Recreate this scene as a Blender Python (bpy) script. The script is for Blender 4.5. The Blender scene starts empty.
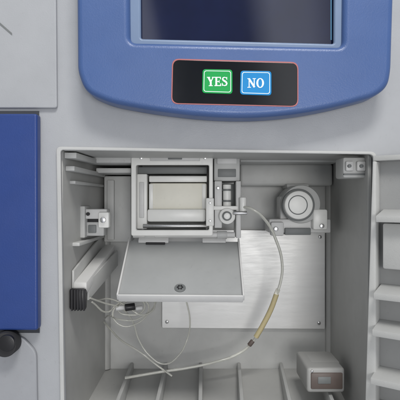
import bpy, bmesh, math
from mathutils import Vector, Matrix
D=0.5
def P(px,py,y=0.0):
    k=(D+y)/D/1000.0
    return Vector(((px-200)*k, y, (200-py)*k))
scene=bpy.context.scene
col=scene.collection
# ---------------------------------------------------------------- materials
def mat(name,color,rough=0.45,metal=0.0,var=0.06,bump=0.05,bscale=900,coat=0.0,trans=0.0,scale=(1,1,1),vscale=14,emit=None,spec=0.5,rvar=0.12,speck=0.0):
    m=bpy.data.materials.new(name); m.use_nodes=True
    nt=m.node_tree; b=nt.nodes['Principled BSDF']
    b.inputs['Roughness'].default_value=rough; b.inputs['Metallic'].default_value=metal
    b.inputs['Coat Weight'].default_value=coat
    b.inputs['Transmission Weight'].default_value=trans
    b.inputs['Specular IOR Level'].default_value=spec
    tc=nt.nodes.new('ShaderNodeTexCoord'); mp=nt.nodes.new('ShaderNodeMapping')
    mp.inputs['Scale'].default_value=scale
    nt.links.new(tc.outputs['Object'],mp.inputs['Vector'])
    n=nt.nodes.new('ShaderNodeTexNoise'); n.inputs['Scale'].default_value=vscale; n.inputs['Detail'].default_value=6; n.inputs['Roughness'].default_value=0.65
    nt.links.new(mp.outputs['Vector'],n.inputs['Vector'])
    r=nt.nodes.new('ShaderNodeValToRGB')
    c0=[c*(1-var) for c in color]+[1]; c1=[min(1,c*(1+var)) for c in color]+[1]
    r.color_ramp.elements[0].position=0.3; r.color_ramp.elements[0].color=c0
    r.color_ramp.elements[1].position=0.7; r.color_ramp.elements[1].color=c1
    nt.links.new(n.outputs['Fac'],r.inputs['Fac'])
    outc=r.outputs['Color']
    if speck>0:  # dust and scuffs
        n4=nt.nodes.new('ShaderNodeTexNoise'); n4.inputs['Scale'].default_value=160; n4.inputs['Detail'].default_value=8; n4.inputs['Roughness'].default_value=.8
        nt.links.new(mp.outputs['Vector'],n4.inputs['Vector'])
        r4=nt.nodes.new('ShaderNodeMapRange'); r4.inputs['From Min'].default_value=.58; r4.inputs['From Max'].default_value=.72; r4.inputs['To Max'].default_value=speck
        nt.links.new(n4.outputs['Fac'],r4.inputs['Value'])
        mx=nt.nodes.new('ShaderNodeMix'); mx.data_type='RGBA'; mx.inputs['B'].default_value=(.11,.10,.085,1)
        nt.links.new(r4.outputs['Result'],mx.inputs['Factor']); nt.links.new(outc,mx.inputs['A']); outc=mx.outputs['Result']
    nt.links.new(outc,b.inputs['Base Color'])
    if rvar>0:
        n3=nt.nodes.new('ShaderNodeTexNoise'); n3.inputs['Scale'].default_value=38; n3.inputs['Detail'].default_value=5
        nt.links.new(mp.outputs['Vector'],n3.inputs['Vector'])
        mr=nt.nodes.new('ShaderNodeMapRange'); mr.inputs['To Min'].default_value=max(.03,rough-rvar); mr.inputs['To Max'].default_value=min(1,rough+rvar)
        nt.links.new(n3.outputs['Fac'],mr.inputs['Value']); nt.links.new(mr.outputs['Result'],b.inputs['Roughness'])
    if bump>0:
        n2=nt.nodes.new('ShaderNodeTexNoise'); n2.inputs['Scale'].default_value=bscale; n2.inputs['Detail'].default_value=2
        nt.links.new(mp.outputs['Vector'],n2.inputs['Vector'])
        bp=nt.nodes.new('ShaderNodeBump'); bp.inputs['Strength'].default_value=bump; bp.inputs['Distance'].default_value=0.001
        nt.links.new(n2.outputs['Fac'],bp.inputs['Height']); nt.links.new(bp.outputs['Normal'],b.inputs['Normal'])
    if emit:
        b.inputs['Emission Color'].default_value=(*emit[0],1); b.inputs['Emission Strength'].default_value=emit[1]
    return m
GREY=mat('grey_plastic',(0.385,0.397,0.415),0.46,bump=0.14,var=0.05,speck=.14)
GREYI=mat('inner_grey_plastic',(0.49,0.495,0.485),0.48,bump=0.12,var=0.07,speck=.2)
GREYD=mat('grey_liner',(0.45,0.452,0.44),0.45,bump=0.12,var=0.09,vscale=9,speck=.25)
DOORG=mat('door_shaded_grey',(0.30,0.305,0.305),0.5,bump=0.12,var=0.06,speck=.15)  # panel darkened so the gaps between the ribs look shaded
LOWG=mat('lower_panel_grey',(0.33,0.34,0.36),0.55,bump=0.12,var=0.06,speck=.15)
MID=mat('mid_grey_plastic',(0.17,0.18,0.18),0.5,bump=0.1)
LIGHT=mat('light_plastic',(0.62,0.62,0.61),0.40,bump=0.06,speck=.16)
WHITE=mat('white_plastic',(0.82,0.82,0.79),0.36,bump=0.04,speck=.14)
CREAM=mat('cream_plastic',(0.80,0.78,0.69),0.5,speck=.14)
BLOCK=mat('block_grey',(0.36,0.36,0.35),0.45,speck=.2)
BLUE=mat('blue_paint',(0.058,0.115,0.29),0.38,bump=0.18,var=0.05,coat=0.1)
DBLUE=mat('deep_blue_paint',(0.018,0.050,0.21),0.42,bump=0.12,var=0.08)
BEZ=mat('bezel_blue',(0.17,0.24,0.37),0.4,bump=0.05)
BLACK=mat('black_plastic',(0.012,0.012,0.014),0.35,bump=0.05)
KEY=mat('keypad_black',(0.004,0.005,0.007),0.12,bump=0,spec=0.5,rvar=.03)
RUB=mat('dark_rubber',(0.025,0.025,0.027),0.7)
PINK=mat('red_outline',(0.42,0.13,0.13),0.4,bump=0)
GREEN=mat('green_button',(0.003,0.35,0.07),0.4,bump=0.03,spec=.3)
CYAN=mat('blue_button',(0.006,0.24,0.58),0.4,bump=0.03,spec=.3)
INK=mat('white_ink',(0.82,0.92,0.90),0.4,bump=0)
STEEL=mat('brushed_steel',(0.68,0.68,0.67),0.42,metal=0.4,var=0.05,bump=0.05,bscale=260,scale=(1,1,10),vscale=12,rvar=.10)
CHROME=mat('chrome',(0.6,0.6,0.6),0.28,metal=1.0,bump=0)
FLAP=mat('flap_grey',(0.35,0.36,0.36),0.34,var=0.08,speck=.2)
TUBE=mat('clear_tube',(0.86,0.86,0.80),0.10,trans=0.6,bump=0,rvar=.03)
YEL=mat('yellowed_tube',(0.72,0.62,0.36),0.14,trans=0.35,bump=0,rvar=.03)
BROWN=mat('brown_grey_insert',(0.115,0.090,0.080),0.45,var=.2)
GAP=mat('seam_shadow_grey',(0.05,0.055,0.065),0.8)
SCR=mat('display_glass',(0.004,0.007,0.030),0.08,bump=0,var=0.5,coat=0.5,vscale=6,rvar=.03)
LCD=mat('display_lit_edge',(0.05,0.15,0.25),0.3,bump=0,emit=((0.2,0.5,0.75),0.10))
# ---------------------------------------------------------------- helpers
def finish(me,name,m,angle=35):
    me.name=name
    for p in me.polygons: p.use_smooth=True
    me.set_sharp_from_angle(angle=math.radians(angle))
    xs=[v.co for v in me.vertices]
    c=Vector([ (min(v[i] for v in xs)+max(v[i] for v in xs))/2 for i in range(3)])
    me.transform(Matrix.Translation(-c))
    o=bpy.data.objects.new(name,me); o.location=c
    if m is not None:
        me.materials.clear(); me.materials.append(m)
    col.objects.link(o)
    return o
def hexa(name,p8,m,bev=0.0012,seg=2,M=None):
    bm=bmesh.new(); v=[bm.verts.new(p) for p in p8]
    for f in ((0,1,2,3),(7,6,5,4),(0,4,5,1),(1,5,6,2),(2,6,7,3),(3,7,4,0)): bm.faces.new([v[i] for i in f])
    bmesh.ops.recalc_face_normals(bm,faces=bm.faces)
    if bev>0: bmesh.ops.bevel(bm,geom=list(bm.edges),offset=bev,segments=seg,affect='EDGES',profile=0.5,clamp_overlap=True)
    me=bpy.data.meshes.new(name); bm.to_mesh(me); bm.free()
    if M is not None: me.transform(M)
    return finish(me,name,m)
def box(name,x0,x1,y0,y1,z0,z1,m,bev=0.0012,M=None,seg=2):
    return hexa(name,[(x0,y0,z0),(x1,y0,z0),(x1,y0,z1),(x0,y0,z1),(x0,y1,z0),(x1,y1,z0),(x1,y1,z1),(x0,y1,z1)],m,bev,seg,M)
def pbox(name,px0,px1,py0,py1,yf,depth,m,bev=0.0012,seg=2):
    a=P(px0,py1,yf); b=P(px1,py0,yf)
    return box(name,a.x,b.x,yf,yf+depth,a.z,b.z,m,bev,None,seg)
def rpoly(pts,r,n=6):
    out=[]; N=len(pts)
    for i in range(N):
        a=Vector(pts[i-1]); b=Vector(pts[i]); c=Vector(pts[(i+1)%N])
        rr=r[i] if isinstance(r,(list,tuple)) else r
        if rr<=0: out.append(b); continue
        d1=(a-b); d2=(c-b); l=min(rr,d1.length*.49,d2.length*.49)
        s=b+d1.normalized()*l; e=b+d2.normalized()*l
        for k in range(n+1):
            t=k/n; out.append(s*(1-t)**2+b*2*t*(1-t)+e*t*t)
    return out
def plate(name,loops,yf,t,m,bev=0.001,bres=2,front_fill=True):
    cu=bpy.data.curves.new(name,'CURVE'); cu.dimensions='2D'; cu.fill_mode='BOTH'
    for L in loops:
        s=cu.splines.new('POLY'); s.points.add(len(L)-1)
        for i,q in enumerate(L): s.points[i].co=(q[0],q[1],0,1)
        s.use_cyclic_u=True
    cu.extrude=max(t/2-bev,0); cu.bevel_depth=bev; cu.bevel_resolution=bres; cu.offset=-bev
    o=bpy.data.objects.new(name+'_tmp',cu); col.objects.link(o)
    bpy.context.view_layer.update()
    dg=bpy.context.evaluated_depsgraph_get()
    me=bpy.data.meshes.new_from_object(o.evaluated_get(dg))
    bpy.data.objects.remove(o)
    me.transform(Matrix.Translation((0,yf+t/2,0))@Matrix.Rotation(math.pi/2,4,'X'))
    return finish(me,name,m,30)
def pl(pts,y,r=0,n=6):
    q=[P(a,b,y) for a,b in pts]
    return rpoly([(v.x,v.z) for v in q],r,n)
def cyl(name,c,axis,r,l,m,bev=0.0006,seg=40,r2=None):
    bm=bmesh.new()
    bmesh.ops.create_cone(bm,cap_ends=True,segments=seg,radius1=r,radius2=r if r2 is None else r2,depth=l)
    if bev>0:
        ed=[e for e in bm.edges if abs(e.verts[0].co.z-e.verts[1].co.z)<1e-6]
        bmesh.ops.bevel(bm,geom=ed,offset=bev,segments=2,affect='EDGES',profile=0.5)
    me=bpy.data.meshes.new(name); bm.to_mesh(me); bm.free()
    q=Vector((0,0,1)).rotation_difference(Vector(axis).normalized())
    me.transform(Matrix.Translation(c)@q.to_matrix().to_4x4())
    return finish(me,name,m)
def tube(name,pts,r,m,cyc=False,res=10):
    cu=bpy.data.curves.new(name,'CURVE'); cu.dimensions='3D'
    s=cu.splines.new('BEZIER'); s.bezier_points.add(len(pts)-1)
    for i,p in enumerate(pts):
        b=s.bezier_points[i]; b.co=p; b.handle_left_type='AUTO'; b.handle_right_type='AUTO'
    s.use_cyclic_u=cyc; s.resolution_u=res if not cyc else 2
    cu.bevel_depth=r; cu.bevel_resolution=4; cu.use_fill_caps=True
    o=bpy.data.objects.new(name+'_tmp',cu); col.objects.link(o)
    bpy.context.view_layer.update()
    dg=bpy.context.evaluated_depsgraph_get()
    me=bpy.data.meshes.new_from_object(o.evaluated_get(dg))
    bpy.data.objects.remove(o)
    return finish(me,name,m,60)
def ring(name,c,axis,R,r,m):
    pts=[]
    q=Vector((0,0,1)).rotation_difference(Vector(axis).normalized())
    for i in range(36):
        a=i/36*math.tau; pts.append(Vector(c)+q@Vector((R*math.cos(a),R*math.sin(a),0)))
    return tube(name,pts,r,m,cyc=True)
def join(objs,name):
    bpy.context.view_layer.update()
    bpy.ops.object.select_all(action='DESELECT')
    for o in objs: o.select_set(True)
    bpy.context.view_layer.objects.active=objs[0]
    if len(objs)>1: bpy.ops.object.join()
    o=objs[0]; o.name=name; o.data.name=name
    return o
def parent(ch,pa):
    bpy.context.view_layer.update()
    ch.parent=pa; ch.matrix_parent_inverse=pa.matrix_world.inverted()
    return ch
root=bpy.data.objects.new('analyzer',None); root.location=(0,0.12,-0.30); root.empty_display_size=0.05
col.objects.link(root)
root['label']='grey and blue laboratory analyzer with its service compartment open'
root['category']='medical analyzer'
def part(o,pa=None): return parent(o,pa or root)
# ---------------------------------------------------------------- housing
ow=0.34; top=0.36; bot=-0.30
outer=[(-ow,bot),(ow,bot),(ow,top),(-ow,top)]
opening=pl([(66,452),(60,149),(374,154),(371,452)],0,[.004,.004,.006,.004])
H=[plate('h',[outer,opening],0,0.006,GREY,0.0014)]
H+=[box('h',-ow,-ow+.006,.0062,.26,bot,top,GREY),box('h',ow-.006,ow,.0062,.26,bot,top,GREY),
    box('h',-ow+.0062,ow-.0062,.0062,.26,top-.006,top,GREY),box('h',-ow+.0062,ow-.0062,.254,.26,bot,top-.0062,GREY),
    box('h',-ow+.0062,ow-.0062,.0062,.2538,bot,bot+.006,GREY)]
housing=join(H,'housing'); part(housing)
rim=plate('compartment_rim',[pl([(61,462),(56,146.5),(377,151.5),(376,462)],-.003,[.005,.005,.007,.005]),
      pl([(65,458),(60.5,150),(373.5,154.5),(371,458)],-.003,[.003,.003,.005,.003])],-0.0032,0.0031,GREYI,0.0009); part(rim)
cover=plate('side_cover',[pl([(-120,108),(-120,-140),(55,-140),(57,108)],-.004,[0,0,0,.003])],-.004,.0038,GREY,.0012); part(cover)
seam=hexa('cover_seam',[P(-60,-30,-.0046),P(12,33,-.0046),P(12,35,-.0046),P(-60,-27,-.0046),P(-60,-30,-.0035),P(12,33,-.0035),P(12,35,-.0035),P(-60,-27,-.0035)],MID,0); part(seam)
gap=plate('door_gap_shade',[pl([(-110,333),(-110,111),(39,111),(39.5,333)],-.001)],-.001,.0009,GAP,.0002); part(gap)  # dark sheet behind the door, shade of the gap put into its colour
door=plate('side_door',[pl([(-100,330.5),(-100,113.5),(37,113.5),(37.5,330.5)],-.014,[0,0,.003,.003])],-.014,.012,DBLUE,.0022,4); part(door)
lowp=plate('lower_panel',[pl([(-100,460),(-100,337),(22,337),(36,352),(38,460)],-.005,[0,0,.004,.006,0])],-.005,.0048,LOWG,.0014); part(lowp)
knob=join([cyl('k',P(7,343,-.012),(0,-1,0),.012,.016,RUB,.002),cyl('k',P(7,343,-.021),(0,-1,0),.008,.004,BLACK,.001)],'knob'); part(knob)
# ---------------------------------------------------------------- compartment liner
yb=.2
F=dict(xl=-.139,xr=.170)
B=dict(xl=-.131,xr=.181)
def quadbox(name,a,b,c,d,off,m):
    a,b,c,d=[Vector(q) for q in (a,b,c,d)]; o=Vector(off)
    return hexa(name,[a,b,c,d,a+o,b+o,c+o,d+o],m,0.0004,1)
y0=.0062
L=[quadbox('l',(-.141,yb,-.27),(.19,yb,-.27),(.19,yb,.06),(-.141,yb,.06),(0,.004,0),GREYI),
 quadbox('l',(F['xl'],y0,-.27),(B['xl'],yb-.0002,-.27),(B['xl'],yb-.0002,.056),(F['xl'],y0,.056),(-.004,0,0),GREYD),
 quadbox('l',(F['xr'],y0,-.27),(B['xr'],yb-.0002,-.27),(B['xr'],yb-.0002,.056),(F['xr'],y0,.056),(.004,0,0),GREYD),
 quadbox('l',(-.138,y0,.0500),(.178,y0,.0488),(.178,yb-.0004,.0488),(-.138,yb-.0004,.0500),(0,0,.004),GREYD),
 quadbox('l',(-.138,y0,-.250),(.178,y0,-.250),(.178,yb-.0004,-.236),(-.138,yb-.0004,-.236),(0,0,-.004),GREYD)]
liner=join(L,'compartment_liner'); part(liner)
for (x,s) in ((B['xl'],1),(B['xr'],-1)):
    c=cyl('corner_post',(x,yb-.002,-.095),(0,0,1),.006,.28,GREYD,0); part(c)
def wallrail(z0,z1,x_out,ya,ybk,m):
    return hexa('wall_rail',[(-.1385,ya,z0),(x_out,ya,z0),(x_out,ya,z1),(-.1385,ya,z1),(-.1305,ybk,z0),(x_out+.004,ybk,z0),(x_out+.004,ybk,z1),(-.1305,ybk,z1)],m,.0008)
for o in (wallrail(.0425,.0485,-.126,.010,.09,GREYI),wallrail(.030,.035,-.129,.014,.16,GREYI),wallrail(.017,.0205,-.132,.03,.17,GREYI),wallrail(-.050,-.046,-.130,.04,.17,GREYI)): part(o)
part(pbox('upper_ledge',72,131,153.5,163,.09,.105,GREYI,.0015))
part(pbox('lower_ledge',96,131,168,173,.12,.075,GREYI,.001))
part(pbox('back_ledge',240,341,153.5,162,.12,.077,GREYI,.002))
part(pbox('back_housing',240,333,163.5,186,.17,.029,GREYI,.004,4))
cb=join([pbox('c',104,131,176,242,.165,.034,GREYI,.0015),pbox('c',107,114,180,240,.160,.006,GREYI,.001)],'back_column'); part(cb)
# ---------------------------------------------------------------- latch on left wall
la=join([pbox('a',79,107,209,219,.075,.02,LIGHT,.0015),pbox('a',82,104,222,236,.08,.02,GREYI,.0015),
 pbox('a',77,85,206,238,.07,.03,GREYI,.0015),pbox('a',98,109,212,228,.068,.014,WHITE,.002),
 cyl('a',P(103,220,.066),(0,-1,0),.0032,.004,CHROME,.0005),cyl('a',P(88,214,.073),(0,-1,0),.002,.003,RUB,.0003),
 pbox('a',86,99,218.7,222.2,.083,.012,RUB,.0003),pbox('a',88,96,225,233,.078,.01,MID,.0008)],'latch'); part(la)
# ---------------------------------------------------------------- sloped rail
def bar(name,pa,pb,wx,h,m,bev=.001):
    pa=Vector(pa);pb=Vector(pb)
    X=Vector((wx,0,0)); Z=Vector((0,0,h))
    return hexa(name,[pa-X-Z,pa+X-Z,pa+X+Z,pa-X+Z,pb-X-Z,pb+X-Z,pb+X+Z,pb-X+Z],m,bev)
rail=join([bar('r',P(80,288,.035),P(110,249,.155),.0072,.006,LIGHT,.0015),bar('r',P(88,291,.045),P(117,258,.15),.0012,.010,GREYI,.0004),
           bar('r',P(73,280,.035),P(101,243,.155),.0012,.010,GREYI,.0004)],'sloped_rail'); part(rail)
tip=join([bar('t',P(78,299,.026),P(78,299,.044),.0092,.0115,BLACK,.003)]+[pbox('t',71+i*3,72.4+i*3,290,311,.0235,.004,RUB,.0002) for i in range(5)],'rail_end_cap'); part(tip,rail)
# ---------------------------------------------------------------- steel back plate
bp=plate('back_plate',[pl([(162,328),(162,229),(325,231),(325,329)],.194,.002)],.194,.002,STEEL,.0004); part(bp)
for q in ((320,237),(167,322),(319,323)):
    s=join([cyl('s',P(q[0],q[1],.1925),(0,-1,0),.0024,.0028,CHROME,.0008),pbox('s',q[0]-1.2,q[0]+1.2,q[1]-.3,q[1]+.3,.1908,.0006,MID,0)],'screw'); part(s,bp)
# ---------------------------------------------------------------- reader mechanism
ym=.092
fr=plate('reader_frame',[pl([(131,236),(131,152),(213,152),(213,236)],ym,.003),
   pl([(136,230),(136,165),(209,165),(209,230)],ym,.002)],ym,.006,WHITE,.0012)
mech=join([fr,pbox('m',131.5,136,155,235,.0985,.09,LIGHT,.0008),pbox('m',209,212.5,155,235,.0985,.09,LIGHT,.0008),
  pbox('m',136,208,150.6,162,.0985,.09,LIGHT,.0008),pbox('m',138,207,232,235,.0985,.09,LIGHT,.0008),
  pbox('m',150,200,154,161,.0895,.004,LIGHT,.0008),pbox('m',168,182,155.5,159.5,.0885,.002,MID,.0004),
  cyl('m',P(141,158,.0905),(0,-1,0),.0018,.002,CHROME,.0003),cyl('m',P(205,158,.0905),(0,-1,0),.0018,.002,CHROME,.0003)],'reader_frame'); part(mech)
inn=join([pbox('i',137,208,160,234,.165,.02,LIGHT,.001),pbox('i',138,207,167,174,.118,.03,MID,.001),
  pbox('i',137,147,174,229,.108,.03,WHITE,.001),pbox('i',139,144,182,218,.1065,.01,LIGHT,.001)],'reader_interior'); part(inn,mech)
crm=join([pbox('i',149,207,183,212,.112,.03,CREAM,.0025),pbox('i',149,207,176,182,.108,.03,WHITE,.001),pbox('i',147,206,209,222,.104,.014,WHITE,.003),
  pbox('i',149,153,184,209,.1105,.003,WHITE,.0006),pbox('i',202,206,184,209,.1105,.004,WHITE,.0006)],'sample_block'); part(crm,mech)
rol=join([cyl('r',P(176,226,.108),(1,0,0),.0028,.080,CHROME,.0004),cyl('r',P(184,235,.100),(1,0,0),.0036,.122,LIGHT,.0005),
  cyl('r',P(150,235,.100),(1,0,0),.0046,.012,GREYI,.0005),cyl('r',P(222,235,.100),(1,0,0),.0046,.012,GREYI,.0005)],'hinge_rod'); part(rol,mech)
side=join([pbox('s',214,240,153,181,.10,.06,GREYI,.0015),pbox('s',217,237,156,164,.098,.01,LIGHT,.001),pbox('s',214.5,222,181,228,.096,.03,LIGHT,.001),pbox('s',236,241,181,238,.096,.04,LIGHT,.001),
  pbox('s',222,236,184,206,.12,.03,MID,.001),pbox('s',218,236,169,177,.0985,.004,MID,.0006),
  cyl('s',P(227,197,.103),(0,0,1),.005,.03,WHITE,.0008),cyl('s',P(227,190,.1025),(0,0,1),.0060,.0022,MID,.0003),cyl('s',P(227,201,.1025),(0,0,1),.0060,.0022,MID,.0003),
  cyl('s',P(227,216,.094),(0,-1,0),.0095,.014,WHITE,.0015),
  cyl('s',P(227,216,.085),(0,-1,0),.0055,.006,MID,.001),cyl('s',P(227,216,.0815),(0,-1,0),.0038,.004,WHITE,.0008),pbox('s',212,238,206,210,.091,.02,WHITE,.0008),
  pbox('s',206,214,198,226,.088,.01,WHITE,.0012),cyl('s',P(210,203,.0875),(0,-1,0),.0014,.002,CHROME,.0003),cyl('s',P(210,221,.0875),(0,-1,0),.0014,.002,CHROME,.0003),
  cyl('s',P(218,188,.094),(0,-1,0),.002,.003,CHROME,.0004),cyl('s',P(240,213,.085),(1,0,0),.0022,.016,CHROME,.0003),
  cyl('s',P(243,205,.09),(0,0,1),.0042,.018,WHITE,.0008)],'side_bracket'); part(side,mech)
# ---------------------------------------------------------------- flap
O=Vector((-.0192,.100,-.0476)); E=Vector((-.0202,.018,-.1005))
Y=(E-O).normalized(); X=Vector((1,0,0)); Z=X.cross(Y).normalized()
if Z.z<0: Z=-Z
X=Y.cross(Z).normalized()
M=Matrix((( X.x,Y.x,Z.x,O.x),(X.y,Y.y,Z.y,O.y),(X.z,Y.z,Z.z,O.z),(0,0,0,1)))
w=.0648; ln=(E-O).length
fl=[box('f',-w,w,.003,ln,-.0028,0,FLAP,.0008,M),
 box('f',-w-.0014,-w+.0006,.001,ln+.001,-.004,.0040,LIGHT,.0008,M),box('f',w-.0006,w+.0014,.001,ln+.001,-.004,.0040,LIGHT,.0008,M),
 box('f',-w,w,ln-.0008,ln+.0014,-.0062,.0030,LIGHT,.0008,M),
 box('f',.018,.054,.0005,.008,.0002,.0038,LIGHT,.001,M),box('f',-.050,-.022,.0005,.007,.0002,.0034,LIGHT,.001,M),
 box('f',.022,.045,.0075,.0105,.0003,.0020,RUB,.0004,M)]
flap=join(fl,'flap_door'); part(flap)
fin=join([ring('g',M@Vector((0.001,ln-.013,.0006)),Z,.0052,.0008,MID),cyl('g',M@Vector((0.001,ln-.013,.0008)),Z,.0046,.0010,MID,.0002),
  ]+[cyl('g',M@Vector((0.001+.0025*math.cos(a),ln-.013+.0025*math.sin(a),.0016)),Z,.0010,.001,RUB,.0001,12) for a in [i*math.tau/6 for i in range(6)]],'finger_ring'); part(fin,flap)
# ---------------------------------------------------------------- round pump head
yp=.125
k=(D+yp)/D/1000
pump=join([cyl('p',P(298,204,yp+.016),(0,-1,0),19*k,.045,GREYI,.002,64),
 pbox('p',280,316,196,224,yp+.01,.03,LIGHT,.003),pbox('p',269,331,219,233,yp+.002,.04,LIGHT,.002),
 pbox('p',271,284,222,236,yp-.006,.012,LIGHT,.002),pbox('p',313,328,209,230,yp-.008,.012,WHITE,.003),
 pbox('p',287,309,184,188,yp+.03,.04,GREYI,.001),pbox('p',285,311,228,235,yp-.002,.012,MID,.001)],'pump_body')
part(pump)
ph=join([cyl('q',P(298,205,yp-.008),(0,-1,0),16*k,.008,MID,.001,64),cyl('q',P(298,205,yp-.014),(0,-1,0),14*k,.012,WHITE,.0024,64),ring('q',P(298,205,yp-.0202),(0,-1,0),9*k,.0006,MID),
 ],'pump_head'); part(ph,pump)
for q in ((276,229),(322,226)):
    s=cyl('screw',P(q[0],q[1],yp-.010),(0,-1,0),.0028,.003,CHROME,.0006); part(s,pump)
# ---------------------------------------------------------------- catch at upper right
ca=join([pbox('c',343,369,157,178,.018,.03,GREYI,.0025),pbox('c',346,354,161,171,.014,.006,LIGHT,.0015),pbox('c',357,366,161,171,.014,.006,LIGHT,.0015),
  cyl('c',P(349.5,166,.0125),(0,-1,0),.0018,.003,MID,.0003),cyl('c',P(361.5,166,.0125),(0,-1,0),.0018,.003,MID,.0003),
  pbox('c',344,368,173.5,175,.0165,.003,MID,.0003)],'door_catch'); part(ca)
# ---------------------------------------------------------------- floor ribs and block
for (pb_,pf) in ((132,112),(166,154),(201,200),(239,243),(281,293),(318,338)):
    a=P(pb_,366,.197); b=P(pf,420,.02)
    zb0=-.236; zf=-.2485
    o=hexa('floor_rib',[(b.x-.0030,.02,zf-.001),(b.x+.0030,.02,zf-.001),(b.x+.0022,.02,zf+.026),(b.x-.0022,.02,zf+.026),
      (a.x-.0030,.197,zb0-.001),(a.x+.0030,.197,zb0-.001),(a.x+.0022,.197,zb0+.009),(a.x-.0022,.197,zb0+.009)],GREYI,.0010); part(o)
bl=join([pbox('b',307,345,368,393,.070,.065,BLOCK,.0035,3),pbox('b',311,340,362,370,.09,.04,BLOCK,.002),pbox('b',311,343,373,389.5,.0685,.004,BROWN,.0015),
  pbox('b',318,331,377,384,.0678,.002,MID,.0006),cyl('b',P(312,371,.0695),(0,-1,0),.0013,.003,CHROME,.0003)],'lower_block'); part(bl)
# ---------------------------------------------------------------- open door on the right with ribs
dx=Vector((.80,-.60,0)).normalized(); nrm=Vector((-.60,-.80,0)).normalized()
Od=Vector((.1745,-.0050,0))
def dbox(name,u0,u1,n0,n1,z0,z1,m,bev=.001,slope=0,sh=0):
    def q(u,n,z): return Od+dx*u+nrm*n+Vector((0,0,z))
    return hexa(name,[q(u0+sh,n1,z0-slope),q(u1,n1,z0-slope),q(u1,n1,z1-slope),q(u0,n1,z1-slope),q(u0+sh,n0,z0),q(u1,n0,z0),q(u1,n0,z1),q(u0,n0,z1)],m,bev)
dd=[dbox('d',0,.16,-.004,0,-.26,.043,DOORG,.0012,0,-.009),dbox('d',0,.16,.0002,.010,.038,.043,GREYI,.0006),dbox('d',.0005,.0035,.0002,.013,-.26,.0375,GREYI,.0008,0,-.009)]
door2=join(dd,'open_door'); part(door2)
for z,u in ((-.012,.004),(-.085,.002),(-.120,.0005),(-.166,-.001),(-.199,-.002)):
    o=dbox('door_rib',u+.003,.12,.0002,.024,z-.0030,z+.0030,GREYI,.0006,slope=.006); part(o,door2)
o=dbox('door_pad',.010,.12,.0002,.014,-.066,-.022,GREYI,.0022); part(o,door2)
# ---------------------------------------------------------------- console
yc=-.030
out=[(75,-160),(77,70),(84,91),(108,102),(150,110),(200,116),(245,118),(290,115),(335,107),(376,96),(389,86),(392,70),(399,-160)]
ol=pl(out,yc,[0,.006,.012,.012,.02,.02,.02,.02,.02,.014,.008,.006,0])
scr=pl([(130,42),(128,-130),(345,-130),(343,46.5)],yc,[.006,.002,.002,.006])
con=plate('console',[ol,scr],yc,.030,BLUE,.0055,6)
con.location.y-=.0003
part(con)
bz=plate('display_bezel',[pl([(124,48),(122,-134),(349,-134),(347,51)],yc+.010,[.006,.002,.002,.006]),
      pl([(141,38.5),(140,-120),(335,-120),(334,43.5)],yc+.006,[.002,.001,.001,.002])],yc+.006,.006,BEZ,.0022,4); part(bz,con)
sc=plate('display_screen',[pl([(135,45),(134,-125),(341,-125),(340,49)],yc+.0125)],yc+.0125,.003,SCR,.0003); part(sc,con)
le=plate('display_lit_edge',[pl([(330.5,40),(330.5,-20),(331.7,-20),(331.7,40)],yc+.0122)],yc+.0121,.0003,LCD,0); part(le,con)
# keypad
yk=yc-.0006
kpi=[(172.2,102.9),(173.2,59.8),(297.4,63.2),(297.4,105.8)]
kb=plate('k1',[pl([(171,104),(172,58.5),(298.5,62),(298.5,107)],yk,.007)],yk,.0007,PINK,.0002)
ki=plate('k2',[pl(kpi,yk-.0003,.0063)],yk-.0003,.0006,KEY,.0002)
keypad=join([kb,ki],'keypad'); part(keypad)
def seg(a,b,t):
    a=Vector(a);b=Vector(b); d=(b-a).normalized(); n=Vector((-d.y,d.x))*t/2
    return [a-n,b-n,b+n,a+n]
def rect(x0,x1,z0,z1): return [(x0,z0),(x1,z0),(x1,z1),(x0,z1)]
def ell(cx,cz,rx,rz,n=28,a0=0,a1=360): return [(cx+rx*math.cos(math.radians(a0+(a1-a0)*i/n)),cz+rz*math.sin(math.radians(a0+(a1-a0)*i/n))) for i in range(n)]
def stroke(pts,t):
    P2=[Vector(p) for p in pts]; Lf=[];Rt=[]
    for i,p in enumerate(P2):
        d=(P2[min(i+1,len(P2)-1)]-P2[max(i-1,0)]).normalized(); n=Vector((-d.y,d.x))
        tt=t[i] if isinstance(t,list) else t
        Lf.append(p+n*tt/2); Rt.append(p-n*tt/2)
    return Lf+Rt[::-1]
LET={
'Y':(0.82,[[seg((.16,.96),(.43,.44),.2)],[seg((.68,.96),(.41,.44),.11)],[rect(.32,.52,.04,.50)],[rect(.2,.64,0,.08)],[rect(0,.36,.92,1)],[rect(.54,.84,.92,1)]]),
'E':(0.78,[[rect(.1,.30,.04,.96)],[rect(0,.70,.90,1)],[rect(0,.72,0,.10)],[rect(.28,.54,.45,.54)],[rect(.60,.70,.74,.95)],[rect(.62,.72,.05,.28)],[rect(.48,.55,.36,.64)]]),
'S':(0.66,[[stroke([(.56,.76),(.50,.90),(.32,.955),(.16,.90),(.11,.76),(.18,.63),(.33,.54),(.48,.44),(.56,.28),(.50,.11),(.32,.045),(.14,.10),(.07,.27)],[.07,.09,.1,.14,.17,.19,.2,.2,.18,.14,.1,.09,.07])],[rect(.53,.60,.68,.98)],[rect(.03,.10,.02,.34)]]),
'N':(0.93,[[rect(.13,.23,.04,.96)],[seg((.16,.97),(.74,.05),.2)],[rect(.66,.76,.04,.96)],[rect(0,.36,0,.08)],[rect(0,.26,.92,1)],[rect(.54,.88,.92,1)]]),
'O':(0.86,[[ell(.4,.5,.40,.52),ell(.4,.5,.20,.43)]]),
}
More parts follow.
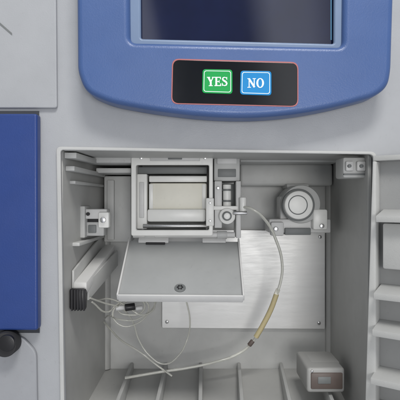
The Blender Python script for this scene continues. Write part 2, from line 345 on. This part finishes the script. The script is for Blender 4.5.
def word(txt,cx,cy,hpx,y,m,xs=1.0):
    tw=sum(LET[c][0] for c in txt)*hpx*xs
    x=cx-tw/2; obs=[]; e=0
    for c in txt:
        wd,polys=LET[c]
        for loops in polys:
            pts=[pl([(x+q[0]*hpx*xs, cy+hpx/2-q[1]*hpx) for q in lp],y) for lp in loops]
            obs.append(plate('t',pts,y-e,.0004,m,0)); e+=.000012
        x+=wd*hpx*xs
    return obs
def button(pts,yb_,m,txt,cx,cy,h,label,xs):
    inner=[(cx+(a-cx)*.90,cy+(b-cy)*.88) for a,b in pts]
    inner2=[(cx+(a-cx)*.86,cy+(b-cy)*.83) for a,b in pts]
    obs=[plate('b',[pl(pts,yb_,.0032)],yb_,.0012,m,.0005,3),
         plate('b',[pl(inner,yb_,.0026),pl(inner2,yb_,.0022)],yb_-.00015,.0003,INK,0)]
    obs+=word(txt,cx,cy,h,yb_-.0002,INK,xs)
    o=join(obs,'button'); o['label']=label; part(o,keypad); return o
yy=yk-.0010
button([(202,93),(202.5,69),(232.5,69.5),(232.5,94)],yy,GREEN,'YES',217.3,81.5,9.2,'green YES button',1.0)
button([(240,94.5),(240.5,70.5),(271.5,71),(271.5,95.5)],yy,CYAN,'NO',256,83,9.4,'blue NO button',1.02)
# ---------------------------------------------------------------- tubing (separate loose things)
def T(l): return [P(a,b,y) for a,b,y in l]
h=tube('hose',T([(243,207,.088),(252,209,.08),(266,221,.085),(276,240,.10),(282,262,.115),(281,280,.125),(275,298,.13),(267,316,.135),(258,334,.14),(249,346,.145),(236,355,.145),(215,362,.14),(190,367.5,.135),(160,372,.13),(125,378,.125)]),.0017,TUBE)
h['label']='thin clear hose looping down from the reader to the compartment floor'; h['category']='hose'
sl=tube('sleeve',T([(276.5,294,.13),(271,309,.133),(263,325,.137),(256,337,.14)]),.0034,YEL); parent(sl,h)
for c_ in (cyl('connector',P(251,343,.143),P(247,348,.144)-P(255,338,.142),.0030,.008,BROWN,.0006),cyl('connector',P(277,292,.13),P(275,296,.13)-P(279,288,.13),.0028,.008,CREAM,.0005)): parent(c_,h)
wr=tube('signal_wire',T([(90,298,.04),(104,303,.07),(122,309,.10),(133,322,.12),(139,340,.13),(150,356,.13),(165,364,.13),(178,356,.13),(187,340,.13),(190,322,.14),(186,300,.15),(180,280,.16)]),.0010,TUBE)
wr['label']='thin white wire looping under the grey flap'; wr['category']='wire'
wr2=tube('capillary_tube',T([(104,322,.18),(112,331,.16),(122,341,.14),(140,352,.13),(158,366,.13),(172,376,.128)]),.0012,TUBE)
wr2['label']='short clear capillary tube on the compartment floor'; wr2['category']='tube'
wr3=tube('coiled_tube',T([(92,302,.045),(108,312,.08),(118,304,.10),(130,299,.11),(144,303,.11),(143,311,.105),(130,315,.10),(118,310,.10),(122,301,.105),(136,298,.112),(149,307,.112),(138,319,.10),(122,320,.095),(111,316,.12),(105,318,.175)]),.0010,TUBE)
wr3['label']='small tangle of clear tubing beside the sloped rail'; wr3['category']='tube'
wr4=tube('coiled_tube',T([(98,300,.12),(110,299,.11),(126,306,.10),(143,315,.10),(155,305,.115),(143,294,.125),(126,302,.118),(113,312,.11),(120,325,.108),(136,324,.112),(149,313,.12),(157,300,.135),(160,285,.15)]),.0009,TUBE)
wr4['label']='clear tubing curling around the small black fitting'; wr4['category']='tube'
cn=join([cyl('n',P(130,307,.095),(1,.2,.1),.0042,.012,BLACK,.0008),cyl('n',P(120,308,.095),(1,.2,.1),.0028,.010,LIGHT,.0006),cyl('n',P(139,308,.098),(1,.2,.1),.0026,.008,LIGHT,.0006)],'tube_fitting'); parent(cn,wr3)
# ---------------------------------------------------------------- light: soft room, made-up bright bands for reflections
w_=bpy.data.worlds.new('World'); scene.world=w_; w_.use_nodes=True
wn=w_.node_tree; bg=wn.nodes['Background']; bg.inputs['Strength'].default_value=.36
tc=wn.nodes.new('ShaderNodeTexCoord'); sx=wn.nodes.new('ShaderNodeSeparateXYZ'); wn.links.new(tc.outputs['Generated'],sx.inputs[0])
rp=wn.nodes.new('ShaderNodeValToRGB'); mr=wn.nodes.new('ShaderNodeMapRange'); mr.inputs['From Min'].default_value=-1; mr.inputs['From Max'].default_value=1
mz=wn.nodes.new('ShaderNodeMath'); mz.operation='MULTIPLY_ADD'; mz.inputs[1].default_value=.18   # edges of the added bright bands lean a little
wn.links.new(sx.outputs['Z'],mz.inputs[0]); wn.links.new(sx.outputs['X'],mz.inputs[2])
wn.links.new(mz.outputs[0],mr.inputs['Value']); wn.links.new(mr.outputs['Result'],rp.inputs['Fac'])
e=rp.color_ramp.elements; e[0].position=0.0; e[0].color=(.97,.98,1,1); e[1].position=1; e[1].color=(.93,.95,1,1)
for pos,c in ((.42,(.9,.95,1.0)),(.44,(3.8,3.9,4.3)),(.482,(3.4,3.5,3.9)),(.492,(.6,.65,.75)),(.575,(.6,.65,.75)),(.598,(3.8,3.9,4.1)),(.63,(3.4,3.5,3.7)),(.66,(1,1,1.1))):  # bright bands added to the world to reflect in screen and keypad
    q=e.new(pos); q.color=(*c,1)
wn.links.new(rp.outputs['Color'],bg.inputs['Color'])
def area(name,loc,tgt,sx,sy,pw,c=(1,1,1)):
    l=bpy.data.lights.new(name,'AREA'); l.shape='RECTANGLE'; l.size=sx; l.size_y=sy; l.energy=pw; l.color=c
    o=bpy.data.objects.new(name,l); o.location=loc; col.objects.link(o)
    o.rotation_euler=(Vector(tgt)-Vector(loc)).to_track_quat('-Z','Y').to_euler(); return o
area('ceiling_light',(.2,-.9,1.15),(0,0,-.05),.5,.3,13,(1,.98,.945))
area('room_light',(.2,-1.6,.0),(0,0,-.1),.5,.4,8,(1,.985,.96))  # added low fill from the front to brighten the compartment
# ---------------------------------------------------------------- camera
cam=bpy.data.cameras.new('camera'); co=bpy.data.objects.new('camera',cam); col.objects.link(co)
co.location=(0,-D,0); co.rotation_euler=(math.pi/2,0,0); cam.lens=36*D/.4; cam.sensor_width=36; cam.clip_start=.01; cam.clip_end=100
scene.camera=co
scene.view_settings.view_transform='Standard'; scene.view_settings.look='None'; scene.view_settings.exposure=0
